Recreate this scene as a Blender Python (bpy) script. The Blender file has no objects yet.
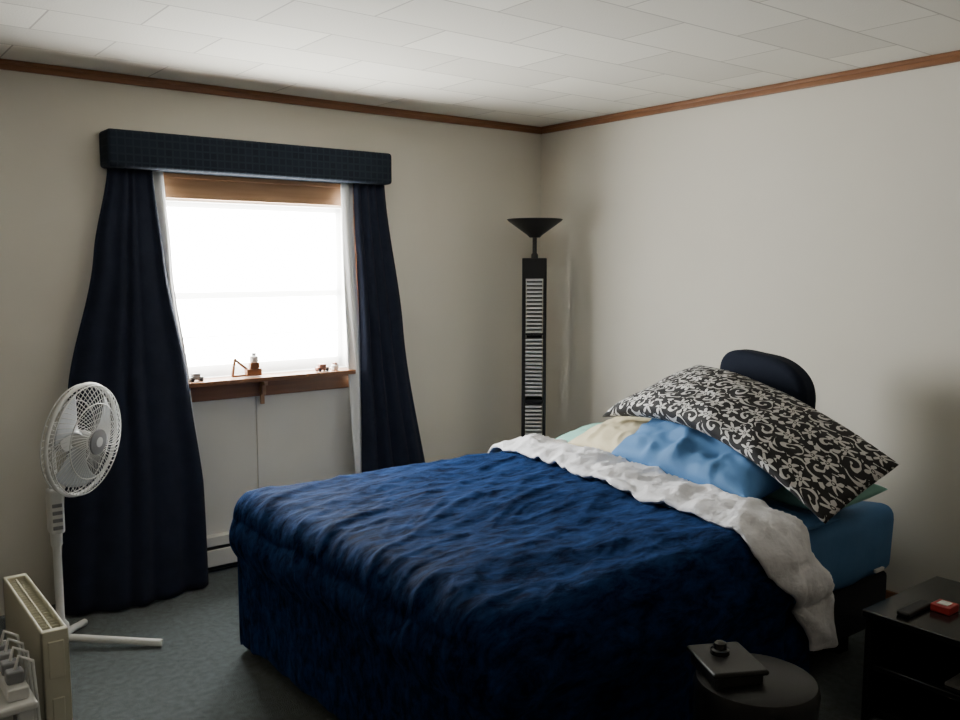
import bpy, bmesh, math, random
from mathutils import Vector, Matrix, noise
random.seed(3)
S=bpy.context.scene
# ---------------------------------------------------------------- helpers
def mat(name,col,rough=0.6,metal=0.0,var=0.0,scale=8.0,bump=0.0,bscale=60.0,sheen=0.0,sheencol=None,spec=0.5,coat=0.0,bdist=0.01):
    m=bpy.data.materials.new(name); m.use_nodes=True
    nt=m.node_tree; b=nt.nodes['Principled BSDF']
    b.inputs['Base Color'].default_value=(*col,1); b.inputs['Roughness'].default_value=rough
    b.inputs['Metallic'].default_value=metal
    b.inputs['Specular IOR Level'].default_value=spec
    b.inputs['Coat Weight'].default_value=coat
    if sheen:
        b.inputs['Sheen Weight'].default_value=sheen; b.inputs['Sheen Roughness'].default_value=0.35
        if sheencol: b.inputs['Sheen Tint'].default_value=(*sheencol,1)
    tc=nt.nodes.new('ShaderNodeTexCoord')
    if var:
        n=nt.nodes.new('ShaderNodeTexNoise'); n.inputs['Scale'].default_value=scale; n.inputs['Detail'].default_value=5
        nt.links.new(tc.outputs['Object'],n.inputs['Vector'])
        r=nt.nodes.new('ShaderNodeValToRGB')
        r.color_ramp.elements[0].position=0.3; r.color_ramp.elements[1].position=0.7
        r.color_ramp.elements[0].color=(*[c*(1-var) for c in col],1)
        r.color_ramp.elements[1].color=(*[min(1,c*(1+var)) for c in col],1)
        nt.links.new(n.outputs['Fac'],r.inputs['Fac']); nt.links.new(r.outputs['Color'],b.inputs['Base Color'])
    if bump:
        n2=nt.nodes.new('ShaderNodeTexNoise'); n2.inputs['Scale'].default_value=bscale; n2.inputs['Detail'].default_value=4
        nt.links.new(tc.outputs['Object'],n2.inputs['Vector'])
        bp=nt.nodes.new('ShaderNodeBump'); bp.inputs['Strength'].default_value=bump; bp.inputs['Distance'].default_value=bdist
        nt.links.new(n2.outputs['Fac'],bp.inputs['Height']); nt.links.new(bp.outputs['Normal'],b.inputs['Normal'])
    return m
def obj(name,me,m=None,parent=None,smooth=False):
    o=bpy.data.objects.new(name,me); S.collection.objects.link(o)
    if m: me.materials.append(m)
    if parent: o.parent=parent
    if smooth:
        for p in me.polygons: p.use_smooth=True
    return o
def empty(name,loc=(0,0,0)):
    e=bpy.data.objects.new(name,None); e.location=loc; e.empty_display_size=0.1
    S.collection.objects.link(e); bpy.context.view_layer.update(); return e
def bm_box(bm,lo,hi,mi=0):
    vs=[bm.verts.new((x,y,z)) for x in (lo[0],hi[0]) for y in (lo[1],hi[1]) for z in (lo[2],hi[2])]
    for f in ((0,1,3,2),(4,6,7,5),(0,4,5,1),(2,3,7,6),(0,2,6,4),(1,5,7,3)):
        fc=bm.faces.new([vs[i] for i in f]); fc.material_index=mi
def boxes(name,lst,m,parent=None,bevel=0.0,seg=2,mats=None):
    bm=bmesh.new()
    for b in lst: bm_box(bm,b[0],b[1],b[2] if len(b)>2 else 0)
    bmesh.ops.recalc_face_normals(bm,faces=bm.faces)
    me=bpy.data.meshes.new(name); bm.to_mesh(me); bm.free()
    o=obj(name,me,m,parent)
    if mats:
        for x in mats: me.materials.append(x)
    if bevel:
        md=o.modifiers.new('bev','BEVEL'); md.width=bevel; md.segments=seg; md.limit_method='ANGLE'
        for p in me.polygons: p.use_smooth=True
        md.harden_normals=True
    return o
def lathe(name,prof,m,parent=None,n=48,loc=(0,0,0),smooth=True):
    bm=bmesh.new(); rings=[]
    for r,z in prof:
        rings.append([bm.verts.new((loc[0]+max(r,1e-4)*math.cos(2*math.pi*i/n),loc[1]+max(r,1e-4)*math.sin(2*math.pi*i/n),loc[2]+z)) for i in range(n)])
    for a,b in zip(rings[:-1],rings[1:]):
        for i in range(n): bm.faces.new((a[i],a[(i+1)%n],b[(i+1)%n],b[i]))
    bm.faces.new(rings[0][::-1]); bm.faces.new(rings[-1])
    bmesh.ops.recalc_face_normals(bm,faces=bm.faces)
    me=bpy.data.meshes.new(name); bm.to_mesh(me); bm.free()
    o=obj(name,me,m,parent,smooth)
    if smooth:
        es=o.modifiers.new('es','EDGE_SPLIT'); es.split_angle=math.radians(40)
    return o
def tubes(name,paths,rad,m,parent=None,cyc=False,res=3):
    cu=bpy.data.curves.new(name,'CURVE'); cu.dimensions='3D'; cu.bevel_depth=rad; cu.bevel_resolution=res; cu.use_fill_caps=True
    for p in paths:
        sp=cu.splines.new('POLY'); sp.points.add(len(p)-1)
        for i,q in enumerate(p): sp.points[i].co=(*q,1)
        sp.use_cyclic_u=cyc
    o=bpy.data.objects.new(name,cu); S.collection.objects.link(o); cu.materials.append(m)
    dg=bpy.context.evaluated_depsgraph_get(); me=bpy.data.meshes.new_from_object(o.evaluated_get(dg))
    bpy.data.objects.remove(o); o=bpy.data.objects.new(name,me); S.collection.objects.link(o)
    if not me.materials: me.materials.append(m)
    for pl in me.polygons: pl.use_smooth=True
    if parent: o.parent=parent
    return o
def gridmesh(name,nu,nv,f,m,parent=None,solid=0.0,subs=0,uv=False,off=1.0):
    bm=bmesh.new(); V=[[bm.verts.new(f(i/nu,j/nv)) for j in range(nv+1)] for i in range(nu+1)]
    uvl=bm.loops.layers.uv.new('UVMap') if uv else None
    for i in range(nu):
        for j in range(nv):
            fc=bm.faces.new((V[i][j],V[i+1][j],V[i+1][j+1],V[i][j+1]))
            if uv:
                for l,(a,b) in zip(fc.loops,((i,j),(i+1,j),(i+1,j+1),(i,j+1))): l[uvl].uv=(a/nu,b/nv)
    bmesh.ops.recalc_face_normals(bm,faces=bm.faces)
    me=bpy.data.meshes.new(name); bm.to_mesh(me); bm.free()
    o=obj(name,me,m,parent,True)
    if solid:
        md=o.modifiers.new('sol','SOLIDIFY'); md.thickness=solid; md.offset=off
    if subs:
        md=o.modifiers.new('sub','SUBSURF'); md.levels=subs; md.render_levels=subs
    return o
def fn(x,y=0,z=0): return noise.noise(Vector((x,y,z)))
def ridge(x,y,z=0): return max(0,1-abs(fn(x,y,z))*3.2)**2
def interp(t,pts):
    if t<=pts[0][0]: return pts[0][1]
    for (a,b),(c,d) in zip(pts[:-1],pts[1:]):
        if t<=c:
            k=(t-a)/(c-a); return b+(d-b)*k
    return pts[-1][1]
def sm(t,pts):
    if t<=pts[0][0]: return pts[0][1]
    for (a,b),(c,d) in zip(pts[:-1],pts[1:]):
        if t<=c:
            k=(t-a)/(c-a); k=.5*k+.5*k*k*(3-2*k); return b+(d-b)*k
    return pts[-1][1]
# ---------------------------------------------------------------- materials
M_wall=mat('wall_paint',(0.72,0.685,0.605),0.85,var=0.03,scale=1.5,bump=0.15,bscale=180,bdist=0.003)
M_wall2=mat('wall_paint_low_bounce',(0.30,0.26,0.21),0.85,var=0.05,scale=1.5,bump=0.15,bscale=180,bdist=0.003)  # darker tone invented for the unseen walls, to cut bounced light
M_panel=mat('white_panel',(0.76,0.745,0.70),0.6,var=0.03,scale=3)
M_carpet=mat('carpet',(0.080,0.103,0.108),0.95,var=0.4,scale=38,bump=1.0,bscale=260,sheen=0.3,bdist=0.01)
M_black=mat('black_plastic',(0.010,0.010,0.011),0.4,spec=.35)
M_blackgloss=mat('black_gloss',(0.01,0.01,0.011),0.18)
M_navy=mat('navy_curtain',(0.013,0.017,0.033),0.9,var=0.15,scale=14,bump=0.3,bscale=300,spec=.2,bdist=0.003)
M_lin=mat('white_liner',(0.85,0.85,0.84),0.8)
M_white=mat('white_plastic',(0.80,0.80,0.78),0.4)
M_cream=mat('cream_enamel',(0.62,0.59,0.46),0.4)
M_greyp=mat('grey_plastic',(0.25,0.25,0.26),0.4)
M_dark=mat('dark_recess',(0.02,0.018,0.015),0.7)
M_blue=mat('blue_sheet',(0.065,0.185,0.40),0.8,var=0.08,scale=5,bump=0.5,bscale=9,bdist=0.012)
M_mint=mat('mint_cotton',(0.28,0.58,0.50),0.8,bump=0.4,bscale=9)
M_creamc=mat('cream_cotton',(0.70,0.62,0.42),0.8,bump=0.4,bscale=9)
M_red=mat('red_plastic',(0.40,0.03,0.03),0.4)
M_brown=mat('brown_tin',(0.28,0.12,0.08),0.4)
M_chrome=mat('silver_slat',(0.62,0.63,0.64),0.35,metal=0.2)
M_box=mat('dark_box_spring',(0.012,0.014,0.022),0.9)
M_navyc=mat('navy_cushion',(0.008,0.012,0.025),0.9,spec=.2,bump=0.2,bscale=40)
M_paper=mat('grey_paper',(0.25,0.24,0.23),0.6)
def wood(name,c1,c2,axis=0):
    m=bpy.data.materials.new(name); m.use_nodes=True; nt=m.node_tree; b=nt.nodes['Principled BSDF']
    tc=nt.nodes.new('ShaderNodeTexCoord'); mp=nt.nodes.new('ShaderNodeMapping')
    sc=[40,40,40]; sc[axis]=2.5; mp.inputs['Scale'].default_value=sc
    n=nt.nodes.new('ShaderNodeTexNoise'); n.inputs['Scale'].default_value=1.0; n.inputs['Detail'].default_value=5
    r=nt.nodes.new('ShaderNodeValToRGB'); r.color_ramp.elements[0].color=(*c1,1); r.color_ramp.elements[1].color=(*c2,1)
    r.color_ramp.elements[0].position=.3; r.color_ramp.elements[1].position=.7
    nt.links.new(tc.outputs['Object'],mp.inputs['Vector']); nt.links.new(mp.outputs['Vector'],n.inputs['Vector'])
    nt.links.new(n.outputs['Fac'],r.inputs['Fac']); nt.links.new(r.outputs['Color'],b.inputs['Base Color'])
    b.inputs['Roughness'].default_value=0.4
    return m
M_woodx=wood('wood_trim_x',(0.18,0.070,0.028),(0.27,0.115,0.045),0)
M_woody=wood('wood_trim_y',(0.18,0.070,0.028),(0.27,0.115,0.045),1)
M_woodz=wood('wood_trim_z',(0.18,0.070,0.028),(0.27,0.115,0.045),2)
M_woodl=wood('wood_light',(0.38,0.20,0.10),(0.50,0.29,0.15),0)
# ceiling tiles
M_ceil=bpy.data.materials.new('ceiling_tiles'); M_ceil.use_nodes=True
nt=M_ceil.node_tree; b=nt.nodes['Principled BSDF']; b.inputs['Roughness'].default_value=0.8
tc=nt.nodes.new('ShaderNodeTexCoord'); br=nt.nodes.new('ShaderNodeTexBrick')
br.inputs['Scale'].default_value=1.0; br.inputs['Brick Width'].default_value=0.61; br.inputs['Row Height'].default_value=0.305
br.inputs['Mortar Size'].default_value=0.004; br.inputs['Mortar Smooth'].default_value=0.3
br.inputs['Color1'].default_value=(0.66,0.63,0.56,1); br.inputs['Color2'].default_value=(0.80,0.77,0.69,1); br.inputs['Mortar'].default_value=(0.44,0.41,0.36,1)
nt.links.new(tc.outputs['Object'],br.inputs['Vector']); nt.links.new(br.outputs['Color'],b.inputs['Base Color'])
n=nt.nodes.new('ShaderNodeTexNoise'); n.inputs['Scale'].default_value=120; nt.links.new(tc.outputs['Object'],n.inputs['Vector'])
ad=nt.nodes.new('ShaderNodeMath'); ad.operation='MULTIPLY_ADD'; ad.inputs[1].default_value=-2.0
nt.links.new(br.outputs['Fac'],ad.inputs[0]); nt.links.new(n.outputs['Fac'],ad.inputs[2])
bp=nt.nodes.new('ShaderNodeBump'); bp.inputs['Strength'].default_value=0.4; bp.inputs['Distance'].default_value=0.004
nt.links.new(ad.outputs[0],bp.inputs['Height']); nt.links.new(bp.outputs['Normal'],b.inputs['Normal'])
# velvet
M_vel=bpy.data.materials.new('blue_velvet'); M_vel.use_nodes=True
nt=M_vel.node_tree; b=nt.nodes['Principled BSDF']
tc=nt.nodes.new('ShaderNodeTexCoord'); mp=nt.nodes.new('ShaderNodeMapping'); mp.inputs['Scale'].default_value=(2.2,6.0,4); mp.inputs['Rotation'].default_value=(0,0,math.radians(-22))
n=nt.nodes.new('ShaderNodeTexNoise'); n.inputs['Scale'].default_value=4.0; n.inputs['Detail'].default_value=10; n.inputs['Roughness'].default_value=0.74; n.inputs['Distortion'].default_value=.4
r=nt.nodes.new('ShaderNodeValToRGB'); r.color_ramp.elements[0].position=.38; r.color_ramp.elements[1].position=.66
r.color_ramp.elements[0].color=(0.0020,0.005,0.020,1); r.color_ramp.elements[1].color=(0.010,0.034,0.115,1)
nt.links.new(tc.outputs['Object'],mp.inputs['Vector']); nt.links.new(mp.outputs['Vector'],n.inputs['Vector']); nt.links.new(n.outputs['Fac'],r.inputs['Fac'])
nt.links.new(r.outputs['Color'],b.inputs['Base Color']); b.inputs['Roughness'].default_value=0.8; b.inputs['Specular IOR Level'].default_value=0.02
b.inputs['Sheen Weight'].default_value=0.30; b.inputs['Sheen Roughness'].default_value=0.42
sc=nt.nodes.new('ShaderNodeValToRGB'); sc.color_ramp.elements[0].color=(0.008,0.025,0.10,1); sc.color_ramp.elements[1].color=(0.11,0.25,0.68,1)
sc.color_ramp.elements[0].position=.38; sc.color_ramp.elements[1].position=.66
nt.links.new(n.outputs['Fac'],sc.inputs['Fac']); nt.links.new(sc.outputs['Color'],b.inputs['Sheen Tint'])
bp=nt.nodes.new('ShaderNodeBump'); bp.inputs['Strength'].default_value=0.4; bp.inputs['Distance'].default_value=0.015
nt.links.new(n.outputs['Fac'],bp.inputs['Height']); nt.links.new(bp.outputs['Normal'],b.inputs['Normal'])
# white quilt
M_quilt=mat('white_quilt',(0.82,0.82,0.87),0.8,var=0.07,scale=22,bump=0.8,bscale=16,bdist=0.025)
# valance
M_val=mat('valance_fabric',(0.010,0.018,0.035),0.9,spec=.2)
nt=M_val.node_tree; b=nt.nodes['Principled BSDF']; tc=nt.nodes.new('ShaderNodeTexCoord')
vb=nt.nodes.new('ShaderNodeTexBrick'); vb.inputs['Scale'].default_value=1; vb.offset=0
mp=nt.nodes.new('ShaderNodeMapping'); mp.inputs['Rotation'].default_value=(math.radians(90),0,0)
vb.inputs['Brick Width'].default_value=0.035; vb.inputs['Row Height'].default_value=0.035; vb.inputs['Mortar Size'].default_value=0.004
vb.inputs['Color1'].default_value=(0.010,0.014,0.024,1); vb.inputs['Color2'].default_value=(0.013,0.019,0.031,1); vb.inputs['Mortar'].default_value=(0.018,0.026,0.038,1)
nt.links.new(tc.outputs['Object'],mp.inputs['Vector']); nt.links.new(mp.outputs['Vector'],vb.inputs['Vector']); nt.links.new(vb.outputs['Color'],b.inputs['Base Color'])
# damask: mirrored cells filled with scrolls and flowers
M_dam=bpy.data.materials.new('damask_print'); M_dam.use_nodes=True
nt=M_dam.node_tree; b=nt.nodes['Principled BSDF']; b.inputs['Roughness'].default_value=0.8
N=lambda t:nt.nodes.new(t)
def mth(op,a,bv=None,c=None):
    q=N('ShaderNodeMath'); q.operation=op
    for i,v in enumerate((a,bv,c)):
        if v is None: continue
        if isinstance(v,(int,float)): q.inputs[i].default_value=v
        else: nt.links.new(v,q.inputs[i])
    return q.outputs[0]
tc=N('ShaderNodeTexCoord')
wn=N('ShaderNodeTexNoise'); wn.inputs['Scale'].default_value=7; nt.links.new(tc.outputs['UV'],wn.inputs['Vector'])
sx=N('ShaderNodeSeparateXYZ'); nt.links.new(tc.outputs['UV'],sx.inputs[0])
U=mth('ADD',mth('MULTIPLY',sx.outputs[0],4.4),mth('MULTIPLY',wn.outputs['Fac'],.25)); Vv=mth('MULTIPLY',sx.outputs[1],1.8)
Vs=mth('ADD',Vv,mth('MULTIPLY',mth('FLOOR',U),0.5))
fu=mth('ABSOLUTE',mth('SUBTRACT',mth('FRACT',U),0.5))
fv=mth('FRACT',Vs)
cb=N('ShaderNodeCombineXYZ'); nt.links.new(fu,cb.inputs[0]); nt.links.new(fv,cb.inputs[1])
vo=N('ShaderNodeTexVoronoi'); vo.voronoi_dimensions='2D'; vo.inputs['Scale'].default_value=3.6; vo.inputs['Randomness'].default_value=.9
nt.links.new(cb.outputs[0],vo.inputs['Vector'])
vs_=N('ShaderNodeVectorMath'); vs_.operation='SUBTRACT'; nt.links.new(cb.outputs[0],vs_.inputs[0]); nt.links.new(vo.outputs['Position'],vs_.inputs[1])
s2=N('ShaderNodeSeparateXYZ'); nt.links.new(vs_.outputs[0],s2.inputs[0])
th=mth('ARCTAN2',s2.outputs[1],s2.outputs[0])
ln=N('ShaderNodeVectorMath'); ln.operation='LENGTH'; nt.links.new(vs_.outputs[0],ln.inputs[0]); rad=ln.outputs['Value']
sc3=N('ShaderNodeSeparateColor'); nt.links.new(vo.outputs['Color'],sc3.inputs[0])
sgn=mth('SUBTRACT',mth('MULTIPLY',mth('GREATER_THAN',sc3.outputs[0],.5),2.0),1.0)
spi=mth('FRACT',mth('ADD',mth('MULTIPLY',rad,7.5),mth('MULTIPLY',mth('DIVIDE',th,6.28318),sgn)))
scroll=mth('LESS_THAN',spi,mth('ADD',.30,mth('MULTIPLY',mth('SINE',mth('MULTIPLY',th,2.0)),.16)))
pet=mth('ADD',.085,mth('MULTIPLY',mth('COSINE',mth('MULTIPLY',th,6.0)),.045))
flower=mth('MULTIPLY',mth('LESS_THAN',rad,pet),mth('GREATER_THAN',rad,.028))
dot=mth('LESS_THAN',rad,.014)
flower=mth('MAXIMUM',flower,dot)
leaf=mth('MULTIPLY',mth('GREATER_THAN',rad,.155),mth('LESS_THAN',mth('ABSOLUTE',mth('SINE',mth('MULTIPLY',th,3.0))),.55))
flower=mth('MAXIMUM',flower,leaf)
isf=mth('LESS_THAN',sc3.outputs[1],.36)
band=mth('ADD',mth('MULTIPLY',isf,flower),mth('MULTIPLY',mth('SUBTRACT',1.0,isf),scroll))
mx=N('ShaderNodeMix'); mx.data_type='RGBA'
nt.links.new(band,mx.inputs[0]); mx.inputs[6].default_value=(0.008,0.007,0.009,1); mx.inputs[7].default_value=(0.62,0.61,0.60,1)
nt.links.new(mx.outputs[2],b.inputs['Base Color'])
# glass
M_glass=bpy.data.materials.new('window_glass'); M_glass.use_nodes=True
nt=M_glass.node_tree; nt.nodes.remove(nt.nodes['Principled BSDF'])
tr=nt.nodes.new('ShaderNodeBsdfTransparent'); tr.inputs[0].default_value=(0.96,0.97,0.97,1); gl=nt.nodes.new('ShaderNodeBsdfGlossy'); gl.inputs['Roughness'].default_value=0.02
ms=nt.nodes.new('ShaderNodeMixShader'); ms.inputs[0].default_value=0.05
nt.links.new(tr.outputs[0],ms.inputs[1]); nt.links.new(gl.outputs[0],ms.inputs[2]); nt.links.new(ms.outputs[0],nt.nodes['Material Output'].inputs[0])
# added for a white glow and soft daylight: translucent film over the window
M_glow_film=bpy.data.materials.new('window_glow_film'); M_glow_film.use_nodes=True
nt=M_glow_film.node_tree; nt.nodes.remove(nt.nodes['Principled BSDF'])
tr=nt.nodes.new('ShaderNodeBsdfTransparent'); tr.inputs[0].default_value=(1,1,1,1); tl=nt.nodes.new('ShaderNodeBsdfTranslucent'); tl.inputs[0].default_value=(.95,.95,.95,1)
ms=nt.nodes.new('ShaderNodeMixShader'); ms.inputs[0].default_value=0.30
nt.links.new(tr.outputs[0],ms.inputs[1]); nt.links.new(tl.outputs[0],ms.inputs[2]); nt.links.new(ms.outputs[0],nt.nodes['Material Output'].inputs[0])
# ---------------------------------------------------------------- room
H=2.4; XL=-4.6; YF=-5.3
wx0,wx1,wz0,wz1=-2.44,-1.37,0.95,1.87
boxes('floor',[((XL-.15,YF-.15,-.1),(.15,.15,0))],M_carpet)
boxes('ceiling',[((XL-.15,YF-.15,H),(.15,.15,H+.1))],M_ceil)
boxes('wall_back',[((XL,0,0),(wx0,.14,H)),((wx1,0,0),(.14,.14,H)),((wx0,0,0),(wx1,.14,wz0)),((wx0,0,wz1),(wx1,.14,H))],M_wall)
boxes('wall_right',[((0,YF,0),(.14,0,H))],M_wall)
boxes('wall_left',[((XL-.14,YF,0),(XL,.14,H))],M_wall2)
boxes('wall_front',[((XL,YF-.14,0),(.14,YF,H))],M_wall2)
def crown(name,boxl,m): return boxes(name,boxl,m,bevel=0.005)
crown('trim_1',[((XL,-.018,2.358),(0,0,H)),((XL,-.028,2.38),(0,-.018,H))],M_woodx)
crown('trim_2',[((-.018,YF,2.358),(0,-.028,H)),((-.028,YF,2.38),(-.018,-.028,H))],M_woody)
crown('trim_3',[((XL,YF,2.358),(XL+.018,-.028,H))],M_woody)
boxes('baseboard_right',[((-.015,YF,0),(0,-.1,.09))],M_woody,bevel=.003)
boxes('baseboard_left',[((XL,YF,0),(XL+.015,-.1,.09))],M_woody,bevel=.003)
boxes('wall_panel',[((-2.62,-.006,.0),(-1.955,0,.945)),((-1.949,-.006,0),(-1.30,0,.945))],M_panel,bevel=.002)
# window
w=empty('window_1',(-1.91,0,1.4))
def P(o): 
    o.matrix_parent_inverse=o.parent.matrix_world.inverted(); return o
P(boxes('frame',[((wx0,.03,wz0),(wx0+.025,.13,wz1)),((wx1-.025,.03,wz0),(wx1,.13,wz1)),((wx0,.03,wz1-.025),(wx1,.13,wz1)),((wx0,.03,wz0),(wx1,.13,wz0+.03))],M_white,w,bevel=.003))
P(boxes('sash',[((wx0+.025,.09,1.370),(wx1-.025,.11,1.405)),((wx0+.025,.085,1.175),(wx1-.025,.095,1.185)),((wx0+.025,.09,.98),(wx1-.025,.11,1.035)),((wx0+.025,.09,.98),(wx0+.05,.11,1.845)),((wx1-.05,.09,.98),(wx1-.025,.11,1.845)),((wx0+.025,.09,1.82),(wx1-.025,.11,1.845))],M_white,w,bevel=.003))
P(boxes('glass',[((wx0+.045,.098,1.0),(wx1-.045,.102,1.83))],M_glass,w))
P(gridmesh('glow_film',1,1,lambda u,v:(wx0+.01+(wx1-wx0-.02)*u,.045,.975+(1.86-.975)*v),M_glow_film,w))
P(boxes('casing_head',[((wx0-.06,-.018,wz1-.015),(wx1+.06,0,1.965)),((wx0-.06,-.025,1.95),(wx1+.06,0,1.972))],M_woodl,w,bevel=.003))
P(boxes('casing_side',[((wx0-.06,-.018,.975),(wx0+.005,0,wz1)),((wx1-.005,-.018,.975),(wx1+.06,0,wz1))],M_woodz,w,bevel=.003))
P(boxes('sill',[((wx0-.06,-.11,.955),(wx1-.05,.03,.978)),((wx0-.06,-.02,.87),(wx1+.03,-.006,.955))],M_woodx,w,bevel=.004))
P(boxes('sill_bracket',[((-1.935,-.08,.93),(-1.915,-.02,.955)),((-1.935,-.035,.83),(-1.915,-.02,.955)),((-1.935,-.055,.88),(-1.915,-.035,.955))],M_woodl,w,bevel=.002))
# baseboard heater
bh=empty('baseboard_heater',(-1.3,0,.1))
P(boxes('cover',[((-2.3,-.06,.14),(-.25,-.008,.19)),((-2.3,-.068,.04),(-.25,-.055,.125))],M_panel,bh,bevel=.004))
P(boxes('core',[((-2.29,-.05,.02),(-.26,-.01,.14)),((-2.3,-.07,.0),(-2.28,-.008,.19)),((-.27,-.07,.0),(-.25,-.008,.19))],M_dark,bh))
# ---------------------------------------------------------------- valance & curtains
boxes('curtain_valance',[((-2.665,-.145,1.972),(-1.195,-.0,2.138))],M_val,bevel=.018,seg=4)
def curtain(name,L,R,lin,depth,nf,ph,amp,bulge):
    e=empty(name,(0,0,0))
    def g(u,v):
        z=1.971*(1-v)+.012*v
        x=sm(v,L)*(1-u)+sm(v,R)*u
        A=amp[0]+amp[1]*v
        a=nf*2*math.pi*(u+.06*fn(u*3,v*1.2,ph))+ph
        y=-sm(v,depth)+A*math.sin(a)*(.6+.8*fn(u*4,2.2,ph)) +.02*fn(u*5,v*3,ph+3)*v
        x+=.006*math.cos(a)*v
        y-=bulge*sm(v,[(0,0),(1,1)])*math.sin(math.pi*u)
        return (x,min(y,-.018),z)
    gridmesh('panel',120,60,g,M_navy,e,solid=.004)
    side,wid=lin
    def g2(u,v):
        z=1.971*(1-v)+.02*v
        if side>0:
            x0=sm(v,R); x=x0-.01+(wid(v)+.01)*u
        else:
            x0=sm(v,L); x=x0+.01-(wid(v)+.01)*u
        y=-sm(v,depth)+.025+.010*math.sin(u*7+v*4)
        return (x+.010*fn(v*3,ph),min(y,-.020),z)
    gridmesh('liner',10,60,g2,M_lin,e,solid=.003)
    return e
curtain('curtain',[(0,-2.650),(.2,-2.73),(.5,-2.87),(1,-2.96)],[(0,-2.455),(.22,-2.42),(.5,-2.34),(.75,-2.30),(1,-2.31)],(1,lambda v:.055*(1-min(1,v/.75))+.004),[(0,.085),(.5,.12),(1,.20)],5,0.5,(.010,.018),.09)
curtain('curtain',[(0,-1.405),(.4,-1.385),(1,-1.40)],[(0,-1.21),(.4,-1.105),(1,-.92)],(-1,lambda v:.058+.04*math.sin(v*5)*v),[(0,.085),(1,.13)],4,2.1,(.010,.012),.03)
# ---------------------------------------------------------------- sill things
ty=empty('toy_crane',(-2.02,-.05,.978))
P(tubes('boom',[[(-2.09,-.05,.985),(-2.075,-.05,1.075)],[(-2.075,-.05,1.07),(-2.01,-.05,1.015)],[(-2.09,-.05,.987),(-2.0,-.05,.987)]],.007,M_woodz,ty))
P(boxes('cab',[((-2.02,-.07,.982),(-1.94,-.03,1.02)),((-2.0,-.065,1.02),(-1.95,-.035,1.05))],M_woodx,ty,bevel=.005))
P(lathe('jar',[(.018,0),(.022,.005),(.022,.03),(.012,.036),(.012,.045),(.014,.048)],M_white,ty,n=20,loc=(-1.975,-.05,1.05)))
def toycar(x,m,n):
    e=empty(n,(x,-.06,.978))
    P(boxes('body',[((x-.035,-.08,.986),(x+.035,-.045,1.002)),((x-.020,-.077,1.0),(x+.020,-.048,1.018))],m,e,bevel=.004))
    for dx in (-.022,.022):
        for yy in (-.083,-.048):
            bm=bmesh.new(); bmesh.ops.create_cone(bm,cap_ends=True,segments=16,radius1=.0085,radius2=.0085,depth=.006)
            bmesh.ops.rotate(bm,verts=bm.verts,matrix=Matrix.Rotation(math.pi/2,3,'X')); bmesh.ops.translate(bm,verts=bm.verts,vec=(x+dx,yy,.9865))
            me=bpy.data.meshes.new('wheel'); bm.to_mesh(me); bm.free(); P(obj('wheel',me,M_black,e))
toycar(-1.60,M_brown,'toy_car'); toycar(-2.28,M_paper,'toy_car')
fg=empty('trinket_jar',(-1.52,-.06,.978))
P(lathe('jar_body',[(.014,0),(.02,.006),(.02,.026),(.013,.032)],M_white,fg,n=20,loc=(-1.52,-.06,.978))); P(lathe('jar_lid',[(.015,.032),(.015,.04),(.004,.046)],M_brown,fg,n=20,loc=(-1.52,-.06,.978)))
# ---------------------------------------------------------------- torchiere with CD rack
lx,ly=-.32,-.31
lamp=empty('floor_lamp',(lx,ly,0))
P(lathe('base',[(.15,0),(.15,.02),(.13,.03),(.03,.04)],M_black,lamp,loc=(lx,ly,0)))
P(lathe('stem',[(.02,1.56),(.02,1.60),(.013,1.61),(.013,1.72)],M_black,lamp,loc=(lx,ly,0)))
P(lathe('bowl',[(.03,1.70),(.045,1.715),(.155,1.795),(.165,1.805),(.160,1.808),(.15,1.800),(.03,1.73)],M_black,lamp,loc=(lx,ly,0)))
rk=boxes('rack_frame',[((-.072,-.06,.03),(-.052,.06,1.5)),((.052,-.06,.03),(.072,.06,1.5)),((-.072,-.06,1.46),(.072,.06,1.58)),((-.046,.05,.03),(.046,.06,1.5)),((-.072,-.06,.03),(.072,.06,.12)),((-.052,-.055,.72),(.052,.05,.745)),((-.052,-.055,1.125),(.052,.05,1.14))],M_black,lamp,bevel=.006)
sl=[]
z=.13
while z<1.45:
    if not(.70<z<.75 or 1.105<z<1.14): sl.append(((-.050,-.058,z),(.050,.03,z+.013)))
    z+=.0235
rs=boxes('disc_slats',sl,M_chrome,lamp,bevel=.003)
for o in (rk,rs):
    o.rotation_euler=(0,0,math.radians(-42)); 
# ---------------------------------------------------------------- bed
X0,X1,Y0,Y1,TOP=-2.46,-.42,-2.60,-.98,.60
bed=empty('bed',(-1.4,-1.8,0))
def softbox(name,lo,hi,m,parent,bev,amp=0.0,sub=0):
    bm=bmesh.new(); bm_box(bm,lo,hi); bmesh.ops.recalc_face_normals(bm,faces=bm.faces)
    bmesh.ops.bevel(bm,geom=list(bm.edges),offset=bev,segments=4,affect='EDGES',profile=.5)
    if amp:
        bmesh.ops.subdivide_edges(bm,edges=[e for e in bm.edges if e.calc_length()>.2],cuts=30,use_grid_fill=True)
        for v in bm.verts:
            p=v.co.copy(); v.co.z+=amp*fn(p.x*5,p.y*5,p.z*5)*2; v.co.y+=amp*fn(p.x*6,p.z*6,7); v.co.x+=amp*fn(p.y*6,p.z*6,9)
    me=bpy.data.meshes.new(name); bm.to_mesh(me); bm.free()
    return P(obj(name,me,m,parent,True))
softbox('mattress',(X0+.02,Y0+.005,.33),(X1,Y1-.01,TOP),M_blue,bed,.05,.012)
softbox('box_spring',(X0+.04,Y0+.03,.12),(X1,Y1-.03,.33),M_box,bed,.02)
P(boxes('bed_legs',[((x-.03,y-.03,0),(x+.03,y+.03,.12)) for x in (X0+.15,X1-.15) for y in (Y0+.15,Y1-.15)],M_black,bed))
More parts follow.
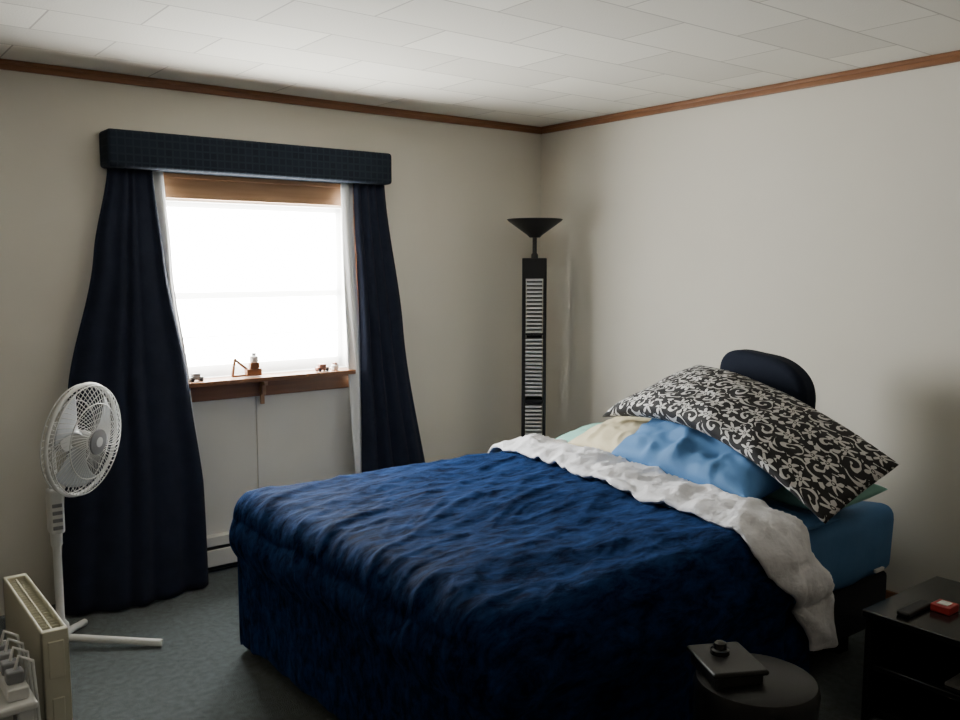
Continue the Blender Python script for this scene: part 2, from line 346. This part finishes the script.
P(boxes('mattress_tag',[((-.60,Y0-.012,.37),(-.54,Y0-.002,.382))],M_lin,bed))
def g(u,v):
    y=Y0+.03+(1.50)*v; x=-1.30+.50*u
    f=(4*u*(1-u)*4*v*(1-v))**.5 if 0<u<1 and 0<v<1 else 0
    return (x,y,TOP+.004+f*(.022+.02*fn(x*7,y*6,1)+.03*ridge(x*3.5,y*4,6)))
P(gridmesh('top_sheet',50,110,g,M_blue,bed,solid=.004))
# comforter drape
R_=.10; T2=TOP+.035
def drape(px,py,off=0.0,nearamp=1.0):
    ix0=X0+R_-.03; iy0=Y0+R_-.03; iy1=Y1-R_+.03
    cx=max(px,ix0); cy=min(max(py,iy0),iy1)
    dx,dy=px-cx,py-cy
    d=max(abs(dx),abs(dy)); l=math.hypot(dx,dy)
    qx,qy=px*math.cos(.38)+py*math.sin(.38),-px*math.sin(.38)+py*math.cos(.38)
    wr=.018*fn(px*1.6,py*3.2,1)+.006*fn(px*3.0+py*1.5,py*7,4)+.003*fn(px*10,py*15,8)
    wr+=.010*ridge(qx*1.2+.3*fn(qx*3,qy*3),qy*4.5,3)+.006*ridge(qx*2.6,qy*9,13)+.003*ridge(qx*7,qy*14,17)
    z0=T2+off+wr+.02*math.sin(math.pi*min(1,max(0,(py-Y0)/(Y1-Y0))))
    if l<1e-6: return (px,py,z0)
    nx,ny=dx/l,dy/l
    rr=R_+off
    arc=R_*math.pi/2
    if d<arc:
        a=d/R_; h=rr*math.sin(a); z=z0-rr*(1-math.cos(a)); k=0
    else:
        k=d-arc; h=rr+.03*math.sin(min(1,k/.15)*math.pi)-.03*min(1,k/.3); z=z0-rr-k
    tx,ty_=cx+nx*.35,cy+ny*.35
    fold=fn(tx*4.2,ty_*4.2,2)*.07+fn(tx*9,ty_*9,5)*.03
    kk=min(1,k/.35)
    if k>0:
        h+=fold*kk*nearamp
        h=max(h,.088+off)
    return (cx+nx*h,cy+ny*h,max(z,.015+off))
XLP=[(-3.3,-1.00),(-2.97,-1.10),(-2.80,-1.24),(-2.62,-1.42),(-2.07,-1.36),(-1.4,-1.24),(-.86,-1.14),(-.4,-1.10)]
XRP=[(-3.3,-.92),(-2.99,-.95),(-2.80,-1.00),(-2.66,-1.13),(-2.11,-1.07),(-1.4,-.95),(-.86,-.83),(-.4,-.80)]
def xl(y): return interp(y,XLP)+.03*fn(y*5,2)
def xr(y): return interp(y,XRP)+.035*fn(y*6,9)
com=empty('comforter',(-1.8,-1.8,.6))
hang=.63
ya,yb=Y0-hang+.06,Y1+hang-.06
def g(u,v):
    py=ya+(yb-ya)*v
    xe=xl(max(py,-2.97))+.03
    px=(X0-hang+.06)+(xe-(X0-hang+.06))*u
    return drape(px,py)
o=gridmesh('velvet_face',280,300,g,M_vel,com,solid=.012,off=1.0); P(o)
def g(u,v):
    py=-3.01+(-.62+3.01)*v
    a,b_=xl(py),xr(py)
    px=a+(b_-a)*u
    off=.016+.028*(math.sin(math.pi*min(1,u*1.0+.02))**.5 if 0<u<1 else .1)+.012*fn(px*12,py*9,3)+.016*ridge(px*6+py*2,py*5,9)
    return drape(px,py,off,1.0)
o=gridmesh('turned_back_edge',36,200,g,M_quilt,com,solid=.014,off=1.0); P(o)
# ---------------------------------------------------------------- pillows
def pillow(name,P00,P10,P11,P01,T,m,bm_=(0,0,0),tm=(0,0,0),seed=0,pin=.05,wr=.012):
    P00,P10,P11,P01,bm_,tm=map(Vector,(P00,P10,P11,P01,bm_,tm))
    nrm=(P10-P00).cross(P01-P00).normalized()
    if nrm.z<0: nrm=-nrm
    nu,nv=48,32
    bm=bmesh.new(); uvl=bm.loops.layers.uv.new('UVMap')
    def pt(u,v,s):
        uu=.5+(u-.5)*(1-pin*(1-(2*v-1)**2)); vv=.5+(v-.5)*(1-pin*1.6*(1-(2*u-1)**2))
        q=4*uu*(1-uu)
        A=P00.lerp(P10,uu)+bm_*q; B=P01.lerp(P11,uu)+tm*q
        p=A.lerp(B,vv)
        f=((1-abs(2*u-1)**2.6)*(1-abs(2*v-1)**2.6))
        f=max(f,0)**.5
        w=wr*fn(u*5+seed,v*4,seed)+wr*.6*fn(u*11+seed,v*9,seed+5)+wr*.9*ridge(u*4+seed,v*3,seed+2)
        return p+nrm*(s*(T*.5*f)+w*f*(1 if s>0 else 0))
    top=[[bm.verts.new(pt(i/nu,j/nv,1)) for j in range(nv+1)] for i in range(nu+1)]
    bot=[[top[i][j] if i in(0,nu) or j in(0,nv) else bm.verts.new(pt(i/nu,j/nv,-1)) for j in range(nv+1)] for i in range(nu+1)]
    for G,fl in ((top,0),(bot,1)):
        for i in range(nu):
            for j in range(nv):
                q=[(i,j),(i+1,j),(i+1,j+1),(i,j+1)]
                if fl: q=q[::-1]
                try: fc=bm.faces.new([G[a][c] for a,c in q])
                except ValueError: continue
                for l,(a,c) in zip(fc.loops,q): l[uvl].uv=(a/nu,c/nv)
    bmesh.ops.recalc_face_normals(bm,faces=bm.faces)
    me=bpy.data.meshes.new(name); bm.to_mesh(me); bm.free()
    o=obj(name,me,m,None,True); md=o.modifiers.new('s','SUBSURF'); md.levels=1; md.render_levels=1
    return o
pillow('pillow',(-.99,-1.56,.68),(-1.15,-2.42,.69),(-.64,-2.44,.80),(-.70,-1.62,.87),.20,M_blue,seed=2,wr=.03)
pillow('pillow',(-.80,-1.95,.665),(-.95,-2.62,.67),(-.58,-2.64,.70),(-.52,-1.95,.68),.12,M_mint,seed=5)
pillow('pillow',(-.86,-1.06,.67),(-.92,-1.62,.69),(-.50,-1.6,.72),(-.48,-1.06,.70),.12,M_mint,seed=8)
pillow('pillow',(-.95,-1.26,.70),(-1.0,-1.75,.71),(-.60,-1.7,.80),(-.58,-1.28,.80),.10,M_creamc,seed=11)
pillow('damask_pillow',(-.80,-1.33,.815),(-1.08,-2.68,.655),(-.54,-2.66,.79),(-.62,-1.76,1.10),.21,M_dam,bm_=(-.04,-.02,.15),tm=(0,0,.06),seed=14,pin=.02,wr=.016)
# backrest cushion
br_=empty('backrest_pillow',(-.50,-2.02,.62))
bm=bmesh.new()
prof=[]
for i in range(41):
    a=math.pi*i/40
    c_=math.cos(a); c_=math.copysign(abs(c_)**.7,c_)
    yy=-2.02+.222*c_; zz=1.00+.155*math.sin(a)**.7+.05*math.cos(a)
    prof.append((yy,zz))
prof=[(-1.80,.64)]+prof+[(-2.24,.64)]
fr=[bm.verts.new((-.565+(.07*(zz-.62)),yy,zz)) for yy,zz in prof]; bk=[bm.verts.new((-.455+(.07*(zz-.62)),yy,zz)) for yy,zz in prof]
bm.faces.new(fr); bm.faces.new(bk[::-1])
for i in range(len(prof)): bm.faces.new((fr[i],bk[i],bk[(i+1)%len(prof)],fr[(i+1)%len(prof)]))
bmesh.ops.recalc_face_normals(bm,faces=bm.faces)
me=bpy.data.meshes.new('cushion_body'); bm.to_mesh(me); bm.free(); o=P(obj('cushion_body',me,M_navyc,br_,True))
md=o.modifiers.new('b','BEVEL'); md.width=.03; md.segments=5; md.limit_method='ANGLE'; md.angle_limit=math.radians(50); md.harden_normals=True
# ---------------------------------------------------------------- nightstand
ns=empty('nightstand',(-.76,-3.02,0)); zt=.39
P(boxes('top',[((-1.03,-3.30,zt-.025),(-.50,-2.79,zt))],M_blackgloss,ns,bevel=.005))
P(boxes('shelf',[((-1.00,-3.28,.18),(-.52,-2.81,.20)),((-1.00,-3.28,.02),(-.52,-2.81,.05))],M_blackgloss,ns,bevel=.003))
P(boxes('sides',[((-.53,-3.29,0),(-.505,-2.80,zt-.025)),((-1.02,-2.82,0),(-.53,-2.80,zt-.025)),((-1.02,-3.29,0),(-.98,-3.25,zt-.025))],M_black,ns,bevel=.003))
boxes('remote_control',[((-.99,-2.93,zt),(-.82,-2.885,zt+.018))],M_black,bevel=.008)
rb=empty('red_box',(-.80,-3.0,zt))
P(boxes('box_body',[((-.86,-3.00,zt),(-.79,-2.935,zt+.026))],M_red,rb,bevel=.004)); P(boxes('label',[((-.845,-2.985,zt+.026),(-.805,-2.95,zt+.028))],M_white,rb))
boxes('magazine',[((-.96,-3.20,.20),(-.78,-3.04,.21))],M_paper,bevel=.002)
# ---------------------------------------------------------------- humidifier
hx,hy=-1.905,-2.985
hu=empty('humidifier',(hx,hy,0))
P(lathe('body',[(.13,0),(.145,.01),(.150,.10),(.155,.43),(.158,.46),(.15,.482),(.13,.492),(.02,.496)],M_black,hu,loc=(hx,hy,0)))
pn=boxes('control_panel',[((-.065,-.080,.485),(.065,.080,.522)),((-.075,-.09,.518),(.075,.09,.534))],M_black,hu,bevel=.014,seg=3); pn.rotation_euler=(0,0,math.radians(-28)); pn.location=(-.05,.055,0)
P(lathe('knob',[(.026,.53),(.024,.545),(.018,.548),(.016,.563),(.008,.568)],M_blackgloss,hu,loc=(hx-.045,hy+.08,0),n=24))
# ---------------------------------------------------------------- pedestal fan
fx,fy=-3.03,-.52
fan=empty('pedestal_fan',(fx,fy,0))
P(lathe('pole',[(.035,.03),(.03,.10),(.016,.12),(.016,.42),(.022,.43),(.022,.48)],M_white,fan,loc=(fx,fy,0),n=24))
P(boxes('control_box',[((fx-.028,fy-.04,.48),(fx+.028,fy+.03,.66))],M_white,fan,bevel=.012,seg=3))
P(boxes('buttons',[((fx-.018,fy-.045,.50+i*.03),(fx+.018,fy-.039,.515+i*.03)) for i in range(4)],M_greyp,fan,bevel=.002))
P(lathe('neck',[(.018,.66),(.014,.70),(.014,.80),(.02,.82)],M_white,fan,loc=(fx,fy,0),n=20))
legs=[]
for k in range(4):
    a=math.radians(-36+90*k); c,s_=math.cos(a),math.sin(a)
    L_=.40 if k in(0,) else .34
    if k==1: L_=.22
    if k==2: L_=.26
    legs.append([(fx,fy,.045),(fx+c*.1,fy+s_*.1,.038),(fx+c*L_,fy+s_*L_,.016)])
P(tubes('legs',legs,.015,M_white,fan,res=4))
nd=Vector((.66,-.745,-.11)).normalized()
Q=nd.to_track_quat('Z','Y').to_matrix()
hc=Vector((fx+.10,fy-.07,.855))
W=lambda x,y,z: tuple(hc+Q@Vector((x,y,z)))
Rg=.218
def dome(r,front):
    k=r/Rg
    return (.025+.040*(1-k**2.6)) if front else -(.025+.040*(1-k**2.4))
sp=[]
for front,n0 in ((True,60),(False,44)):
    for i in range(n0):
        a0=2*math.pi*i/n0; path=[]
        for j in range(9):
            r=.048+(Rg-.048)*j/8; a=a0+(.35*(j/8) if front else 0)
            path.append(W(r*math.cos(a),r*math.sin(a),dome(r,front)))
        path.append(W(Rg*math.cos(a0+(.35 if front else 0)),Rg*math.sin(a0+(.35 if front else 0)),.0))
        sp.append(path)
P(tubes('grille_wires',sp,.0014,M_white,fan,res=1))
rings=[]
for r,zz in ((Rg+.003,.0),(Rg,.024),(Rg,-.024),(.15,dome(.15,True)),(.15,dome(.15,False)),(.048,dome(.048,True))):
    rings.append([W(r*math.cos(2*math.pi*i/64),r*math.sin(2*math.pi*i/64),zz) for i in range(64)])
P(tubes('grille_rings',rings[:1],.008,M_white,fan,cyc=True)); P(tubes('grille_hoops',rings[1:],.0025,M_white,fan,cyc=True,res=1))
def place(o,m=None):
    for v in o.data.vertices: v.co=hc+Q@v.co
    return P(o)
place(lathe('badge',[(.047,.055),(.052,.063),(.050,.071),(.02,.073)],M_greyp,fan,n=32))
place(lathe('badge_mark',[(.020,.0725),(.020,.0745)],M_white,fan,n=24))
place(lathe('hub',[(.035,-.03),(.038,.0),(.03,.035),(.005,.045)],M_white,fan,n=32))
place(lathe('motor_housing',[(.03,-.135),(.052,-.128),(.060,-.10),(.062,-.07),(.055,-.06)],M_white,fan,n=32))
def blade(k):
    def g(u,v):
        r=.03+.16*u; wd=(.35+.35*u)
        a=2*math.pi*k/3+ (v-.5)*wd*1.9+.35*u
        return W(r*math.cos(a),r*math.sin(a),(v-.5)*.04*(1-.3*u))
    return g
M_blade=mat('fan_blade',(0.50,0.52,0.55),0.3)
for k in range(3): P(gridmesh('blade_%d'%(k+1),14,14,blade(k),M_blade,fan,solid=.002))
P(tubes('head_pivot',[[(fx,fy,.81),tuple(hc+Q@Vector((0,-.03,-.09)))]],.016,M_white,fan))
# ---------------------------------------------------------------- space heater (slatted)
a0,a1,b0,b1=-3.305,-3.232,-1.60,-1.02
sh=empty('space_heater',((a0+a1)/2,-1.31,0))
P(boxes('casing',[((a0,b0,.05),(a1,b0+.025,.50)),((a0,b1-.025,.05),(a1,b1,.50)),((a0,b0,.05),(a0+.010,b1,.50)),((a1-.010,b0,.05),(a1,b1,.50)),((a0,b0,.05),(a1,b1,.07))],M_cream,sh,bevel=.005))
P(boxes('grille_recess',[((a0+.01,b0+.02,.44),(a1-.01,b1-.02,.455))],M_dark,sh))
P(boxes('grille_slats',[((a0+.010,b0+.045+i*.0235,.478),(a1-.010,b0+.0475+i*.0235,.490)) for i in range(22)]+[(((a0+a1)/2-.002,b0+.02,.475),((a0+a1)/2+.002,b1-.02,.492))],M_cream,sh))
P(boxes('side_ribs',[((a1,b0+.04+i*.045,.10),(a1+.005,b0+.06+i*.045,.46)) for i in range(12)],M_cream,sh,bevel=.002))
P(boxes('end_panel',[((a0+.015,b0-.008,.36),(a1-.015,b0,.47)),((a0+.02,b0-.006,.12),(a1-.02,b0,.30))],M_cream,sh,bevel=.003))
P(boxes('feet',[((a0-.02,b0+.05,0),(a1+.03,b0+.09,.05)),((a0-.02,b1-.09,0),(a1+.03,b1-.05,.05))],M_greyp,sh,bevel=.008))
# ---------------------------------------------------------------- stool with power strip
st=empty('plastic_stool',(-3.52,-1.55,0))
P(boxes('seat',[((-3.70,-1.74,.345),(-3.345,-1.36,.37))],M_white,st,bevel=.01))
P(boxes('stool_legs',[((x-.018,y-.018,0),(x+.018,y+.018,.35)) for x in (-3.67,-3.375) for y in (-1.71,-1.39)],M_white,st,bevel=.004))
ps=empty('power_strip',(-3.39,-1.55,.37))
P(boxes('strip_body',[((-3.415,-1.71,.37),(-3.36,-1.40,.405))],M_white,ps,bevel=.006))
P(boxes('plugs',[((-3.41,-1.68+i*.07,.405),(-3.365,-1.64+i*.07,.44)) for i in range(4)],M_greyp,ps,bevel=.006))
P(tubes('cords',[[(-3.385,-1.66+i*.07,.44),(-3.375,-1.66+i*.07,.475),(-3.34,-1.655+i*.07,.45),(-3.328,-1.64+i*.06,.25),(-3.328,-1.62+i*.05,.08),(-3.345,-1.3+i*.05,.008),(-3.37,-.8+i*.05,.008)] for i in range(4)],.005,M_white,ps))
# ---------------------------------------------------------------- light
wd=bpy.data.worlds.new('sky'); S.world=wd; wd.use_nodes=True
bg=wd.node_tree.nodes['Background']; bg.inputs[0].default_value=(1.0,0.99,0.95,1); bg.inputs[1].default_value=66.0
def portal(loc,rot,sx_,sy_):
    l=bpy.data.lights.new('daylight_portal','AREA'); l.shape='RECTANGLE'; l.size=sx_; l.size_y=sy_; l.cycles.is_portal=True
    o=bpy.data.objects.new('daylight_portal',l); o.location=loc; o.rotation_euler=rot; S.collection.objects.link(o)
portal((-1.905,.15,1.41),(math.radians(-90),0,0),1.07,.92)
# ---------------------------------------------------------------- camera
cd=bpy.data.cameras.new('camera'); cam=bpy.data.objects.new('camera',cd); S.collection.objects.link(cam)
cd.sensor_width=36; cd.lens=885/960*36; cam.location=(-3.80,-4.27,1.54)
cam.rotation_euler=(math.radians(90-6.13),0,math.radians(-37.8)); cd.clip_start=.02
S.camera=cam
